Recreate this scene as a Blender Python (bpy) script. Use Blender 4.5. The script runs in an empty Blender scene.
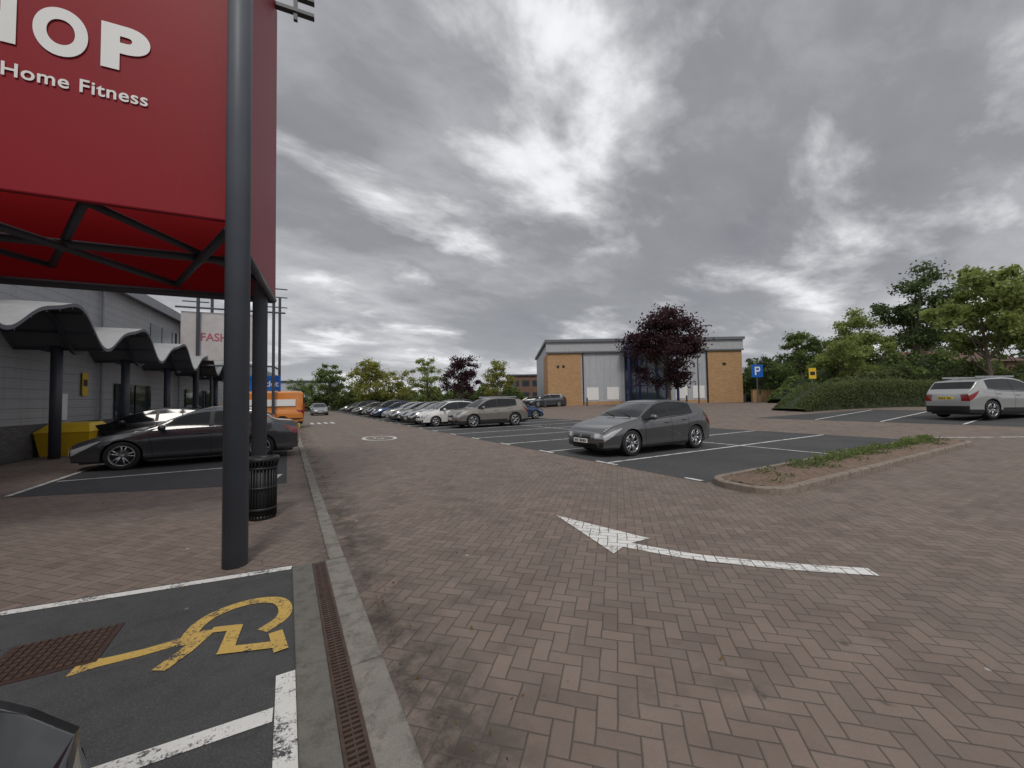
import bpy, math, random
import numpy as np
from mathutils import Matrix, Vector
random.seed(7); rng=np.random.default_rng(7)
sc=bpy.context.scene
R=math.radians

# ------------------------------------------------------------------ helpers
class NT:
    def __init__(s,name,world=False):
        if world:
            s.m=bpy.data.worlds.new(name)
        else:
            s.m=bpy.data.materials.new(name)
        s.m.use_nodes=True; s.t=s.m.node_tree; s.t.nodes.clear()
    def n(s,typ,**k):
        nd=s.t.nodes.new(typ)
        for a,b in k.items(): setattr(nd,a,b)
        return nd
    def l(s,a,b): s.t.links.new(a,b)
    def put(s,sock,v):
        if hasattr(v,'is_linked'): s.l(v,sock)
        else: sock.default_value=v
    def math(s,op,a,b=None,c=None):
        nd=s.n('ShaderNodeMath',operation=op)
        s.put(nd.inputs[0],a)
        if b is not None: s.put(nd.inputs[1],b)
        if c is not None: s.put(nd.inputs[2],c)
        return nd.outputs[0]
    def noise(s,vec,scale,detail=4,rough=.55,dist=0):
        nd=s.n('ShaderNodeTexNoise'); s.l(vec,nd.inputs['Vector'])
        nd.inputs['Scale'].default_value=scale; nd.inputs['Detail'].default_value=detail
        nd.inputs['Roughness'].default_value=rough; nd.inputs['Distortion'].default_value=dist
        return nd.outputs['Fac']
    def ramp(s,fac,pts,interp=None):
        nd=s.n('ShaderNodeValToRGB'); s.l(fac,nd.inputs[0])
        if interp: nd.color_ramp.interpolation=interp
        e=nd.color_ramp.elements
        while len(e)<len(pts): e.new(.5)
        for i,(p,c) in enumerate(pts):
            e[i].position=p
            if not isinstance(c,(tuple,list)): c=(c,c,c)
            e[i].color=(*c,1)
        return nd.outputs[0]
    def mix(s,f,a,b,mode='MIX'):
        nd=s.n('ShaderNodeMix',data_type='RGBA',blend_type=mode)
        s.put(nd.inputs[0],f)
        for i,v in ((6,a),(7,b)):
            if hasattr(v,'is_linked'): s.l(v,nd.inputs[i])
            else: nd.inputs[i].default_value=(*v,1)
        return nd.outputs[2]
    def pos(s): return s.n('ShaderNodeNewGeometry').outputs['Position']
    def bsdf(s,col,rough=.6,metal=0,coat=0,bump=None,bstr=.3,bdist=.01,spec=.5,coatr=.03):
        b=s.n('ShaderNodeBsdfPrincipled')
        if isinstance(col,(tuple,list)): b.inputs['Base Color'].default_value=(*col,1)
        else: s.l(col,b.inputs['Base Color'])
        s.put(b.inputs['Roughness'],rough); b.inputs['Metallic'].default_value=metal
        b.inputs['Coat Weight'].default_value=coat; b.inputs['Coat Roughness'].default_value=coatr
        b.inputs['Specular IOR Level'].default_value=spec
        if bump is not None:
            bn=s.n('ShaderNodeBump'); bn.inputs['Strength'].default_value=bstr; bn.inputs['Distance'].default_value=bdist
            s.l(bump,bn.inputs['Height']); s.l(bn.outputs[0],b.inputs['Normal'])
        o=s.n('ShaderNodeOutputMaterial'); s.l(b.outputs[0],o.inputs[0])
        return s.m

_mc={}
def simple(name,col,rough=.6,metal=0,coat=0,var=.12,scale=3.0,spec=.5,bump=0):
    if name in _mc: return _mc[name]
    t=NT(name); p=t.pos(); nz=t.noise(p,scale,5)
    c=t.mix(nz,tuple(max(0,x*(1-var*1.6)) for x in col),tuple(min(1,x*(1+var*1.6)) for x in col))
    _mc[name]=t.bsdf(c,rough,metal,coat,bump=(t.noise(p,scale*30,3) if bump else None),bstr=bump,spec=spec)
    return _mc[name]

def herring(t,ang=45,unit=.1):
    """2:1 herringbone paver tiling -> (edge distance, per-paver random colour)"""
    p=t.pos()
    mp=t.n('ShaderNodeMapping'); t.l(p,mp.inputs[0])
    mp.inputs['Rotation'].default_value=(0,0,R(ang)); mp.inputs['Scale'].default_value=(1/unit,)*3
    mp.inputs['Location'].default_value=(1000.3,1000.7,0)
    # slight unevenness so that the joints are not ruler straight
    wob=t.n('ShaderNodeTexNoise'); t.l(p,wob.inputs['Vector']); wob.inputs['Scale'].default_value=6; wob.inputs['Detail'].default_value=2
    vm=t.n('ShaderNodeVectorMath',operation='MULTIPLY_ADD'); t.l(wob.outputs['Color'],vm.inputs[0]); vm.inputs[1].default_value=(.14,.14,0); t.l(mp.outputs[0],vm.inputs[2])
    sp=t.n('ShaderNodeSeparateXYZ'); t.l(vm.outputs[0],sp.inputs[0]); x,y=sp.outputs[0],sp.outputs[1]
    i=t.math('FLOOR',x); j=t.math('FLOOR',y); fx=t.math('SUBTRACT',x,i); fy=t.math('SUBTRACT',y,j)
    m=t.math('FLOORED_MODULO',t.math('SUBTRACT',i,j),4.0)
    eq=[t.math('COMPARE',m,float(k),.1) for k in range(4)]
    dl=t.math('ADD',fx,eq[1]); dr=t.math('ADD',t.math('SUBTRACT',1.0,fx),eq[0])
    db=t.math('ADD',fy,eq[2]); dt=t.math('ADD',t.math('SUBTRACT',1.0,fy),eq[3])
    d=t.math('MINIMUM',t.math('MINIMUM',dl,dr),t.math('MINIMUM',db,dt))
    ci=t.math('SUBTRACT',i,eq[1]); cj=t.math('SUBTRACT',j,eq[2])
    cb=t.n('ShaderNodeCombineXYZ'); t.l(ci,cb.inputs[0]); t.l(cj,cb.inputs[1])
    wn=t.n('ShaderNodeTexWhiteNoise'); t.l(cb.outputs[0],wn.inputs['Vector'])
    return p,d,wn.outputs['Value'],sp

def gum(t,p,scale=2.2,rad=.05):
    v=t.n('ShaderNodeTexVoronoi'); t.l(p,v.inputs['Vector']); v.inputs['Scale'].default_value=scale
    return t.math('LESS_THAN',v.outputs['Distance'],rad)

def brick_mat(name,paint=None,c1=(.165,.119,.098),c2=(.300,.222,.184)):
    t=NT(name); p,d,rnd,_=herring(t)
    big=t.noise(p,.35,4,.6); med=t.noise(p,2.3,5,.6); fine=t.noise(p,140,2,.7)
    col=t.mix(rnd,c1,c2)
    col=t.mix(t.ramp(big,[(.3,.0),(.7,.65)]),col,(.150,.125,.108))
    col=t.mix(t.ramp(med,[(.35,.0),(.8,.55)]),col,(.34,.28,.24))
    col=t.mix(t.math('MULTIPLY',fine,.65),col,(.11,.092,.08))
    sx=t.n('ShaderNodeSeparateXYZ'); t.l(p,sx.inputs[0])
    band=t.math('SUBTRACT',1.0,t.math('MINIMUM',1.0,t.math('ABSOLUTE',t.math('DIVIDE',t.math('SUBTRACT',sx.outputs[0],.60),.42))))
    dirt=t.math('MULTIPLY',t.math('POWER',band,.6),t.ramp(t.noise(p,1.9,6,.75),[(.42,0),(.60,1)]))
    col=t.mix(t.math('MULTIPLY',dirt,.9),col,(.036,.031,.026))
    oil=t.ramp(t.noise(p,1.1,5,.65),[(.58,0),(.72,.6)])
    col=t.mix(oil,col,(.07,.058,.05))
    drip=t.ramp(t.noise(p,5.5,3,.5),[(.70,0),(.76,.6)])
    col=t.mix(drip,col,(.05,.043,.038))
    trk=t.math('MULTIPLY',t.ramp(t.math('ABSOLUTE',t.math('SUBTRACT',t.math('ABSOLUTE',t.math('SUBTRACT',sx.outputs[0],3.2)),.8)),[(.0,.35),(.35,0)]),t.noise(p,.8,3,.5))
    col=t.mix(trk,col,(.12,.097,.085))
    col=t.mix(t.math('MULTIPLY',gum(t,p,1.7,.03),.6),col,(.5,.48,.46))
    if paint:
        wear=t.ramp(t.math('ADD',t.math('MULTIPLY',t.noise(p,38,4,.7),.6),t.math('MULTIPLY',t.noise(p,5,3,.6),.4)),[(.38,0),(.47,1)])
        col=t.mix(wear,col,t.mix(med,tuple(v*.82 for v in paint),paint))
    jn=t.ramp(t.math('ADD',d,t.math('MULTIPLY',t.math('SUBTRACT',fine,.5),.04)),[(.010,0),(.070,1)])
    col=t.mix(jn,t.mix(med,(.048,.040,.034),(.115,.098,.082)),col)
    hgt=t.math('ADD',t.ramp(d,[(0,0),(.10,1)]),t.math('ADD',t.math('MULTIPLY',fine,.35),t.math('MULTIPLY',rnd,.25)))
    return t.bsdf(col,.74,bump=hgt,bstr=.4,bdist=.005,spec=.38)

def asphalt_mat(name,base=(.056,.057,.059),paint=None):
    t=NT(name); p=t.pos()
    fine=t.noise(p,190,2,.8); big=t.noise(p,.6,5,.65); med=t.noise(p,6,5,.7)
    v=t.n('ShaderNodeTexVoronoi'); t.l(p,v.inputs['Vector']); v.inputs['Scale'].default_value=95
    col=t.mix(t.ramp(v.outputs['Distance'],[(.05,1),(.45,0)]),base,tuple(x*2.1 for x in base))
    col=t.mix(t.ramp(big,[(.35,0),(.7,.6)]),col,tuple(x*1.7 for x in base))
    col=t.mix(t.ramp(med,[(.5,0),(.75,.5)]),col,tuple(x*.55 for x in base))
    col=t.mix(t.math('MULTIPLY',gum(t,p,2.4,.035),.5),col,(.3,.3,.28))
    if paint:
        wear=t.ramp(t.math('ADD',t.math('MULTIPLY',t.noise(p,45,4,.75),.6),t.math('MULTIPLY',t.noise(p,4,3,.6),.4)),[(.41,0),(.48,1)])
        col=t.mix(wear,col,t.mix(med,tuple(x*.75 for x in paint),paint))
    return t.bsdf(col,.85,bump=t.math('ADD',fine,v.outputs['Distance']),bstr=.5,bdist=.004,spec=.3)

M={}
M['brick']=brick_mat('block_paving')
M['brickpaint']=brick_mat('paint_on_paving',(.80,.80,.78))
M['asph']=asphalt_mat('asphalt')
M['asphw']=asphalt_mat('white_paint_on_asphalt',paint=(.78,.78,.76))
M['asphy']=asphalt_mat('yellow_paint_on_asphalt',paint=(.62,.42,.12))
M['ground']=asphalt_mat('tarmac_ground',(.07,.072,.07))
def conc(name,base):
    t=NT(name); p=t.pos(); a=t.noise(p,3,6,.7); b=t.noise(p,160,2,.8)
    v=t.n('ShaderNodeTexVoronoi'); t.l(p,v.inputs['Vector']); v.inputs['Scale'].default_value=110
    c=t.mix(a,tuple(x*.62 for x in base),tuple(x*1.25 for x in base))
    c=t.mix(t.ramp(v.outputs['Distance'],[(.1,.45),(.4,0)]),c,tuple(min(1,x*1.7) for x in base))
    c=t.mix(t.ramp(t.noise(p,9,5,.7),[(.48,0),(.70,.7)]),c,(.06,.055,.045))
    return t.bsdf(c,.85,bump=b,bstr=.35,bdist=.004,spec=.3)
M['kerb']=conc('concrete_kerb',(.24,.225,.20))
M['channel']=conc('worn_concrete',(.155,.15,.135))
M['iron']=simple('rusty_iron',(.085,.055,.042),.6,.3,var=.35,scale=18)
M['brake']=simple('brake_disc',(.12,.11,.10),.5,.6)
M['void']=simple('dark_void',(.008,.008,.008),.9)
M['steel']=simple('painted_steel_grey',(.10,.112,.135),.5,0,.0,var=.14,scale=2.2,spec=.35)
M['dsteel']=simple('dark_steel',(.05,.056,.07),.5,0,.05)
M['black']=simple('black_plastic',(.012,.012,.013),.5)
M['rubber']=simple('tyre_rubber',(.014,.014,.015),.75,var=.2)
M['alloy']=simple('alloy_wheel',(.42,.43,.45),.32,.8,var=.05)
M['glass']=simple('car_glass',(.010,.012,.014),.05,0,0,var=.02,spec=.4)
M['lamp']=simple('headlamp_lens',(.42,.44,.46),.12,.3,.8,var=.15,scale=20)
M['tail']=simple('tail_lamp_red',(.22,.008,.008),.15,0,.8,var=.05)
M['pw']=simple('plate_white',(.75,.75,.72),.4,var=.02)
M['py']=simple('plate_yellow',(.72,.55,.05),.4,var=.02)
def sign_red(name,base,facing=1):
    t=NT(name); p=t.pos()
    nz=t.noise(p,.9,4,.6); st=t.n('ShaderNodeMapping'); t.l(p,st.inputs[0]); st.inputs['Scale'].default_value=(14,14,.7)
    n2=t.noise(st.outputs[0],1,4,.6)
    c=t.mix(t.math('MULTIPLY',nz,.5),base,tuple(x*.72 for x in base))
    c=t.mix(t.ramp(n2,[(.55,0),(.8,.3)]),c,tuple(x*.5+.03 for x in base))
    return t.bsdf(c,.5,spec=.2)
M['red']=sign_red('red_sign_panel',(.29,.016,.026))
M['red_lit']=sign_red('red_sign_panel_lit',(.56,.018,.026))  # brighter copy of the panel red; daylight on inner faces put into colour
M['white']=simple('white_paint',(.80,.80,.79),.45,var=.03)
M['yellow']=simple('yellow_plastic',(.70,.46,.02),.45,var=.08)
M['blue']=simple('blue_sign',(.01,.12,.50),.4,var=.05)
M['bluecol']=simple('blue_column',(.014,.022,.085),.4)
M['soil']=simple('bark_soil',(.18,.125,.092),.95,var=.55,scale=14,bump=.6)
M['grass']=simple('grass_verge',(.07,.11,.035),.95,var=.4,scale=6,bump=.5)
M['wood']=simple('tree_bark',(.13,.105,.085),.9,var=.35,scale=9,bump=.5)

def ribbed(name,base,per=.25,axis='z',dep=.02):
    t=NT(name); tc=t.n('ShaderNodeTexCoord'); sp=t.n('ShaderNodeSeparateXYZ'); t.l(tc.outputs['Object'],sp.inputs[0])
    c={'x':0,'y':1,'z':2}[axis]
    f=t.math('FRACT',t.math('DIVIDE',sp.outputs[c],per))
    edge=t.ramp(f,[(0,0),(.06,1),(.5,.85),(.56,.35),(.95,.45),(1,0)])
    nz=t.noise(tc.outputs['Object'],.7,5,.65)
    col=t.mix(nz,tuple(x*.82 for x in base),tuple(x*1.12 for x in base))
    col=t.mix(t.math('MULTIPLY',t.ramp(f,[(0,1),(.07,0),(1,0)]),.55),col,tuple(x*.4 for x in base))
    st=t.n('ShaderNodeMapping'); t.l(tc.outputs['Object'],st.inputs[0]); st.inputs['Scale'].default_value=(5,5,.35)
    col=t.mix(t.ramp(t.noise(st.outputs[0],1,5,.65),[(.5,0),(.75,.35)]),col,tuple(x*.5 for x in base))
    return t.bsdf(col,.5,bump=edge,bstr=.6,bdist=dep,spec=.4)
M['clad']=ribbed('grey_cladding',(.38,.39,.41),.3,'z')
M['clad2']=ribbed('light_cladding',(.44,.46,.49),.9,'x',.01)
M['roofrib']=ribbed('roof_sheet',(.12,.13,.14),.35,'y')
def bricks(name,a,b,scale=1.0):
    t=NT(name); tc=t.n('ShaderNodeTexCoord')
    sp=t.n('ShaderNodeSeparateXYZ'); t.l(tc.outputs['Object'],sp.inputs[0])
    cb=t.n('ShaderNodeCombineXYZ'); t.l(t.math('ADD',sp.outputs[0],sp.outputs[1]),cb.inputs[0]); t.l(sp.outputs[2],cb.inputs[1])
    br=t.n('ShaderNodeTexBrick'); t.l(cb.outputs[0],br.inputs['Vector'])
    br.inputs['Scale'].default_value=1; br.inputs['Brick Width'].default_value=.225*scale; br.inputs['Row Height'].default_value=.075*scale
    br.inputs['Mortar Size'].default_value=.006*scale
    br.inputs['Color1'].default_value=(*a,1); br.inputs['Color2'].default_value=(*b,1); br.inputs['Mortar'].default_value=(*[x*.7 for x in a],1)
    col=t.mix(t.math('MULTIPLY',t.noise(tc.outputs['Object'],.8,5,.6),.5),br.outputs['Color'],tuple(x*.75 for x in a))
    return t.bsdf(col,.85,spec=.25)
M['tan']=bricks('tan_brick',(.44,.265,.135),(.56,.36,.20),1.5)
M['plinth']=bricks('dark_plinth_brick',(.12,.118,.12),(.19,.18,.18))
M['brown']=bricks('brown_brick',(.17,.10,.075),(.22,.14,.10),2)
M['winglass']=simple('window_glass',(.03,.04,.05),.06,0,0,var=.1,spec=.8)

def H(x):  # the site rises gently to the east
    return .04*min(max(x-17.5,0),15.5)

def mesh(name,vs,fs,mats,parent=None,idx=None,smooth=False,loc=None):
    me=bpy.data.meshes.new(name); me.from_pydata([tuple(v) for v in vs],[],fs)
    if not isinstance(mats,(list,tuple)): mats=[mats]
    for m in mats: me.materials.append(m)
    if idx is not None: me.polygons.foreach_set('material_index',np.array(idx,dtype=np.int32))
    if smooth: me.polygons.foreach_set('use_smooth',np.ones(len(fs),dtype=bool))
    me.update()
    o=bpy.data.objects.new(name,me); sc.collection.objects.link(o)
    if parent: o.parent=parent
    if loc: o.location=loc
    return o
def empty(name,loc=(0,0,0),rz=0,parent=None):
    o=bpy.data.objects.new(name,None); sc.collection.objects.link(o); o.location=loc; o.rotation_euler=(0,0,rz)
    o.empty_display_size=.2
    if parent: o.parent=parent
    return o
class MB:
    def __init__(s): s.v=[];s.f=[];s.i=[]
    def box(s,x0,x1,y0,y1,z0,z1,mi=0):
        b=len(s.v)
        s.v+=[(x0,y0,z0),(x1,y0,z0),(x1,y1,z0),(x0,y1,z0),(x0,y0,z1),(x1,y0,z1),(x1,y1,z1),(x0,y1,z1)]
        for q in ((0,3,2,1),(4,5,6,7),(0,1,5,4),(1,2,6,5),(2,3,7,6),(3,0,4,7)):
            s.f.append(tuple(b+k for k in q)); s.i.append(mi)
    def tube(s,a,b,r0,r1=None,n=12,mi=0,cap=True):
        if r1 is None: r1=r0
        a=Vector(a);b=Vector(b);d=(b-a).normalized()
        u=d.orthogonal().normalized();w=d.cross(u); k=len(s.v)
        for c,r in ((a,r0),(b,r1)):
            for i in range(n):
                t=2*math.pi*i/n; s.v.append(tuple(c+u*(r*math.cos(t))+w*(r*math.sin(t))))
        for i in range(n):
            j=(i+1)%n; s.f.append((k+i,k+j,k+n+j,k+n+i)); s.i.append(mi)
        if cap:
            s.f.append(tuple(k+n-1-i for i in range(n))); s.i.append(mi)
            s.f.append(tuple(k+n+i for i in range(n))); s.i.append(mi)
    def lathe(s,prof,c=(0,0,0),axis='z',n=28,mi=0):
        k=len(s.v); m=len(prof)
        for i in range(n):
            t=2*math.pi*i/n
            for r,h in prof:
                if axis=='z': s.v.append((c[0]+r*math.cos(t),c[1]+r*math.sin(t),c[2]+h))
                else: s.v.append((c[0]+r*math.cos(t),c[1]+h,c[2]+r*math.sin(t)))
        for i in range(n):
            j=(i+1)%n
            for q in range(m-1):
                s.f.append((k+i*m+q,k+j*m+q,k+j*m+q+1,k+i*m+q+1)); s.i.append(mi)
    def make(s,name,mats,parent=None,smooth=False,bevel=0,loc=None):
        o=mesh(name,s.v,s.f,mats,parent,s.i,smooth,loc)
        if bevel:
            b=o.modifiers.new('b','BEVEL'); b.width=bevel; b.segments=2; b.limit_method='ANGLE'
        return o

def sheet(name,pts,z,mat,parent=None):
    """flat polygon draped on the site, split where the gradient changes"""
    import bmesh
    bm=bmesh.new(); vs=[bm.verts.new((x,y,0)) for x,y in pts]; bm.faces.new(vs)
    for bx in (17.5,33.0):
        bmesh.ops.bisect_plane(bm,geom=bm.verts[:]+bm.edges[:]+bm.faces[:],plane_co=(bx,0,0),plane_no=(1,0,0))
    for v in bm.verts: v.co.z=H(v.co.x)+z
    bmesh.ops.recalc_face_normals(bm,faces=bm.faces[:])
    for f in bm.faces:
        if f.normal.z<0: f.normal_flip()
    me=bpy.data.meshes.new(name); bm.to_mesh(me); bm.free(); me.materials.append(mat)
    o=bpy.data.objects.new(name,me); sc.collection.objects.link(o)
    if parent: o.parent=parent
    return o
def rect(x0,x1,y0,y1): return [(x0,y0),(x1,y0),(x1,y1),(x0,y1)]
def stroke(pts,w):
    n=len(pts); l=[];r=[]
    for i in range(n):
        a=pts[max(i-1,0)];b=pts[min(i+1,n-1)]
        dx,dy=b[0]-a[0],b[1]-a[1]; q=math.hypot(dx,dy); ww=w[i] if isinstance(w,(list,tuple)) else w
        nx,ny=-dy/q*ww/2,dx/q*ww/2
        l.append((pts[i][0]+nx,pts[i][1]+ny)); r.append((pts[i][0]-nx,pts[i][1]-ny))
    return l+r[::-1]
def strokes(name,lst,z,mat,dz=0):
    vs=[];fs=[]
    for li,(pts,w) in enumerate(lst):
        n=len(pts); poly=stroke(pts,w); b=len(vs)
        vs+=[(x,y,H(x)+z+dz*li) for x,y in poly]
        for i in range(n-1): fs.append((b+i,b+2*n-1-i,b+2*n-2-i,b+i+1))
    o=mesh(name,vs,fs,mat); return o
def smoothline(pts,k=3):
    for _ in range(k):
        q=[pts[0]]
        for a,b in zip(pts[:-1],pts[1:]):
            q+= [(a[0]*.75+b[0]*.25,a[1]*.75+b[1]*.25),(a[0]*.25+b[0]*.75,a[1]*.25+b[1]*.75)]
        q.append(pts[-1]); pts=q
    return pts
def at(d,l):  # camera-frame depth and offset from image coordinates, turned 30 degrees east of the lane
    return (.5*d+.866*l, .866*d-.5*l)

# ------------------------------------------------------------------ ground
sheet('ground',rect(-1500,1500,-600,2500),0,M['ground'])
sheet('block_paved_road',rect(-6.6,46,-25,75),.004,M['brick'])
sheet('grass_verge',[(27.5,13.0),(36,8),(60,-6),(90,-6),(90,60),(52,27),(40,14)],.008,M['grass'])
sheet('parking_bay_asphalt',rect(6.45,17.5,4.35,72),.008,M['asph'])
sheet('parking_bay_asphalt',[(-4.25,10.3),(-2.2,9.5),(0,8.75),(.05,36),(-2.2,36),(-4.25,36)],.008,M['asph'])
sheet('parking_bay_asphalt',[(-6,-8),(.05,-8),(.05,4.33),(-6,5.14)],.008,M['asph'])
sheet('parking_bay_asphalt',[(23,-12),(30.5,-12),(30.5,9.8),(23,12.5)],.008,M['asph'])
L=[]; y=6.9
while y<70:
    L.append(([(6.56,y),(17.4,y)],.09)); y+=2.45
strokes('bay_marking',L,.012,M['asphw'])
strokes('bay_marking',[([(6.5,4.45+2.45*i-.35 if i else 4.45),(6.5,4.45+2.45*i+.35)],.09) for i in range(26)]+[([(11.95,4.4),(11.95,70)],.085)],.016,M['asphw'])
strokes('bay_marking',[([(-4.2,10.3),(-4.2,36)],.09)],.016,M['asphw'])
strokes('bay_marking',[([(-4.1,11.75+2.45*i),(-.2,11.65+2.45*i)],.09) for i in range(10)]+[([(-.3,8.95),(-.12,9.9)],.1)],.012,M['asphw'])
strokes('bay_marking',[([(-5.9,5.06),(.045,4.26)],.085)],.012,M['asphw'])
strokes('bay_marking',[([(-5,2.48),(-.055,2.33)],.10),([(0,1.0),(0,2.64)],.095)],.012,M['asphw'])
strokes('bay_marking',[([(23.2,y0),(30.3,y0)],.09) for y0 in (-8,-5.5,-3,-.5,2,4.5,7,9.5)]+[([(18.4,4.2),(19.4,3.0),(20.6,1.7)],.11)],.0125,M['asphw'])
# yellow wheelchair symbol
arc=smoothline([(-.56,3.28),(-.55,3.50),(-.44,3.66),(-.24,3.72),(-.05,3.64),(.005,3.46),(-.02,3.30),(-.14,3.20)])
ft=smoothline([(-1.08,3.345),(-.93,3.33),(-.72,3.325),(-.46,3.375)],1)
ww=list(np.interp(np.linspace(0,1,len(ft)),[0,.15,.3,1],[.17,.14,.085,.085]))
strokes('wheelchair_symbol',[(ft,ww),(arc,.09),([(-.64,3.05),(-.54,3.20),(-.45,3.40)],.085),
   ([(-.44,3.39),(-.28,3.335)],.07),([(-.30,3.36),(-.325,3.05)],.085),([(-.36,3.08),(-.10,2.985),(-.03,2.96)],.075),([(-.06,3.13),(-.025,2.88)],.08)],.0115,M['asphy'],dz=.0011)
tail=smoothline([(3.02,3.10),(3.13,2.90),(3.36,2.46),(3.70,2.06),(4.02,1.74),(4.38,1.42)],3)
strokes('painted_arrow',[(tail,.15)],.009,M['brickpaint'])
sheet('painted_arrow',[(3.08,4.22),(2.80,2.90),(3.10,3.01),(3.42,2.99)],.0105,M['brickpaint'])
ring=[(3.36+.62*math.cos(a),17.0+1.0*math.sin(a)) for a in np.linspace(0,2*math.pi,41)]
strokes('speed_roundel',[(ring,.13),([(3.2,17.4),(3.2,17.0),(3.45,16.95),(3.5,16.7),(3.2,16.6)],.1)],.009,M['brickpaint'],dz=.001)
strokes('lane_marking',[([(1.6+.45*i,31),(1.6+.45*i,33.2)],.22) for i in range(4)],.009,M['brickpaint'])

mb=MB()
for gx in (-1.52,-2.1):
    mb.box(gx,gx+.53,3.36,3.84,0,.014,1)
    for i in range(12):
        for j in range(9): mb.box(gx+.03+i*.04,gx+.055+i*.04,3.385+j*.05,3.42+j*.05,.014,.022,0)
mb.make('drain_cover',[M['iron'],simple('rust_frame',(.06,.035,.028),.7,.2,var=.3,scale=10)])

ks=empty('kerb')
mb=MB(); y=-3.0
while y<4.2:
    e=min(y+.91,4.22); mb.box(.325,.505,y,e-.006,-.05,.03); y+=.915
mb.make('kerb_stones',[M['kerb']],ks,bevel=.012)
mb=MB(); y=4.26
while y<70:
    mb.box(.36,.50,y,y+.905,-.05,.03); y+=.915
mb.make('edging_stones',[M['kerb']],ks,bevel=.012)
mb=MB(); mb.box(.05,.215,-3,4.22,-.05,.022); mb.box(.05,.36,4.225,4.255,-.05,.024); mb.make('channel_bed',[M['channel']],ks,bevel=.006)
dr=empty('drain_channel'); mb=MB(); mb.box(.215,.325,-3,4.22,.0,.009,0); 
mb.make('drain_slot',[M['void']],dr)
mb=MB(); mb.box(.215,.23,-3,4.22,.009,.026); mb.box(.31,.325,-3,4.22,.009,.026)
y=-3
while y<4.2:
    mb.box(.23,.31,y,y+.016,.009,.024); y+=.032
mb.box(.266,.274,-3,4.22,.009,.0225)
mb.make('drain_grate',[M['iron']],dr)

# planted island
isl=empty('planted_island')
def rrect(x0,x1,y0,y1,r,n=8):
    o=[]
    for cx,cy,a0 in ((x1-r,y0+r,-90),(x1-r,y1-r,0),(x0+r,y1-r,90),(x0+r,y0+r,180)):
        for i in range(n+1):
            a=R(a0+90*i/n); o.append((cx+r*math.cos(a),cy+r*math.sin(a)))
    return o
o1=rrect(6.3,17.3,3.12,4.33,.5); o1b=rrect(6.315,17.285,3.135,4.315,.49); o2=rrect(6.42,17.18,3.24,4.21,.4)
n=len(o1); vs=[(x,y,0) for x,y in o1]+[(x,y,.1) for x,y in o1]+[(x,y,.115) for x,y in o1b]+[(x,y,.115) for x,y in o2]+[(x,y,.02) for x,y in o2]
fs=[]
for q in range(4):
    for i in range(n):
        j=(i+1)%n; fs.append((q*n+i,q*n+j,(q+1)*n+j,(q+1)*n+i))
mesh('kerb_ring',vs,fs,conc('island_kerb',(.26,.215,.18)),isl)
mb=MB(); x=7.0
while x<16.9:
    mb.box(x,x+.008,3.1185,3.25,.0,.1165); mb.box(x,x+.008,4.2,4.3315,.0,.1165); x+=.92
mb.make('kerb_joints',[simple('mortar_joint',(.05,.043,.036),.9)],isl)
g=[];gf=[];NX,NY=140,14
for i in range(NX+1):
    for j in range(NY+1):
        x=6.43+(17.17-6.43)*i/NX; y=3.25+.95*j/NY
        g.append((x,y,.085+.05*math.sin(j/NY*math.pi)+random.uniform(-.015,.015)))
for i in range(NX):
    for j in range(NY):
        a=i*(NY+1)+j; x,y,_=g[a]; x2,y2,_=g[a+NY+2]
        ok=True
        for (qx,qy) in ((x,y),(x2,y2),(x,y2),(x2,y)):
            cx=6.82 if qx<6.82 else (16.78 if qx>16.78 else qx); cy=3.64 if qy<3.64 else (3.81 if qy>3.81 else qy)
            if math.hypot(qx-cx,qy-cy)>.46: ok=False
        if ok: gf.append((a,a+NY+1,a+NY+2,a+1))
mesh('soil',g,gf,M['soil'],isl,smooth=True)

# ------------------------------------------------------------------ foliage
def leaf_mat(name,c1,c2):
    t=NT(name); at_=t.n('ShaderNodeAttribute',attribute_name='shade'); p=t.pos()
    f=t.math('ADD',t.math('MULTIPLY',at_.outputs['Fac'],.75),t.math('MULTIPLY',t.noise(p,.8,3),.3))  # shade attribute puts lit and shaded leaf tones into the colour
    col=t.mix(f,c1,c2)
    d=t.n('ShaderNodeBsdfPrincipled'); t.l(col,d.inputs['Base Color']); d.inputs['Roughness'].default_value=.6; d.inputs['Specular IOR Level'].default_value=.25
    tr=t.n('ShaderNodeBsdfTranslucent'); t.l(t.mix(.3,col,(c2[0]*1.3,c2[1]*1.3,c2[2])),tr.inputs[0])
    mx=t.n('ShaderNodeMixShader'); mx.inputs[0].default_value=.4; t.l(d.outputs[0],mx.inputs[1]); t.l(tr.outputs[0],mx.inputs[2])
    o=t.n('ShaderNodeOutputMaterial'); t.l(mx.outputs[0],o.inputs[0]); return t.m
LM={'green':leaf_mat('leaves_green',(.055,.080,.028),(.21,.275,.09)),
 'light':leaf_mat('leaves_light_green',(.09,.12,.036),(.34,.40,.13)),
 'yellow':leaf_mat('leaves_yellow_green',(.10,.115,.026),(.36,.36,.10)),
 'dark':leaf_mat('leaves_dark_green',(.035,.055,.022),(.13,.18,.065)),
 'hedge':leaf_mat('leaves_hedge',(.055,.072,.03),(.175,.21,.085)),
 'purple':leaf_mat('leaves_copper',(.016,.009,.013),(.085,.038,.048)),
 'dry':leaf_mat('leaves_fallen',(.13,.08,.03),(.28,.18,.07))}
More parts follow.
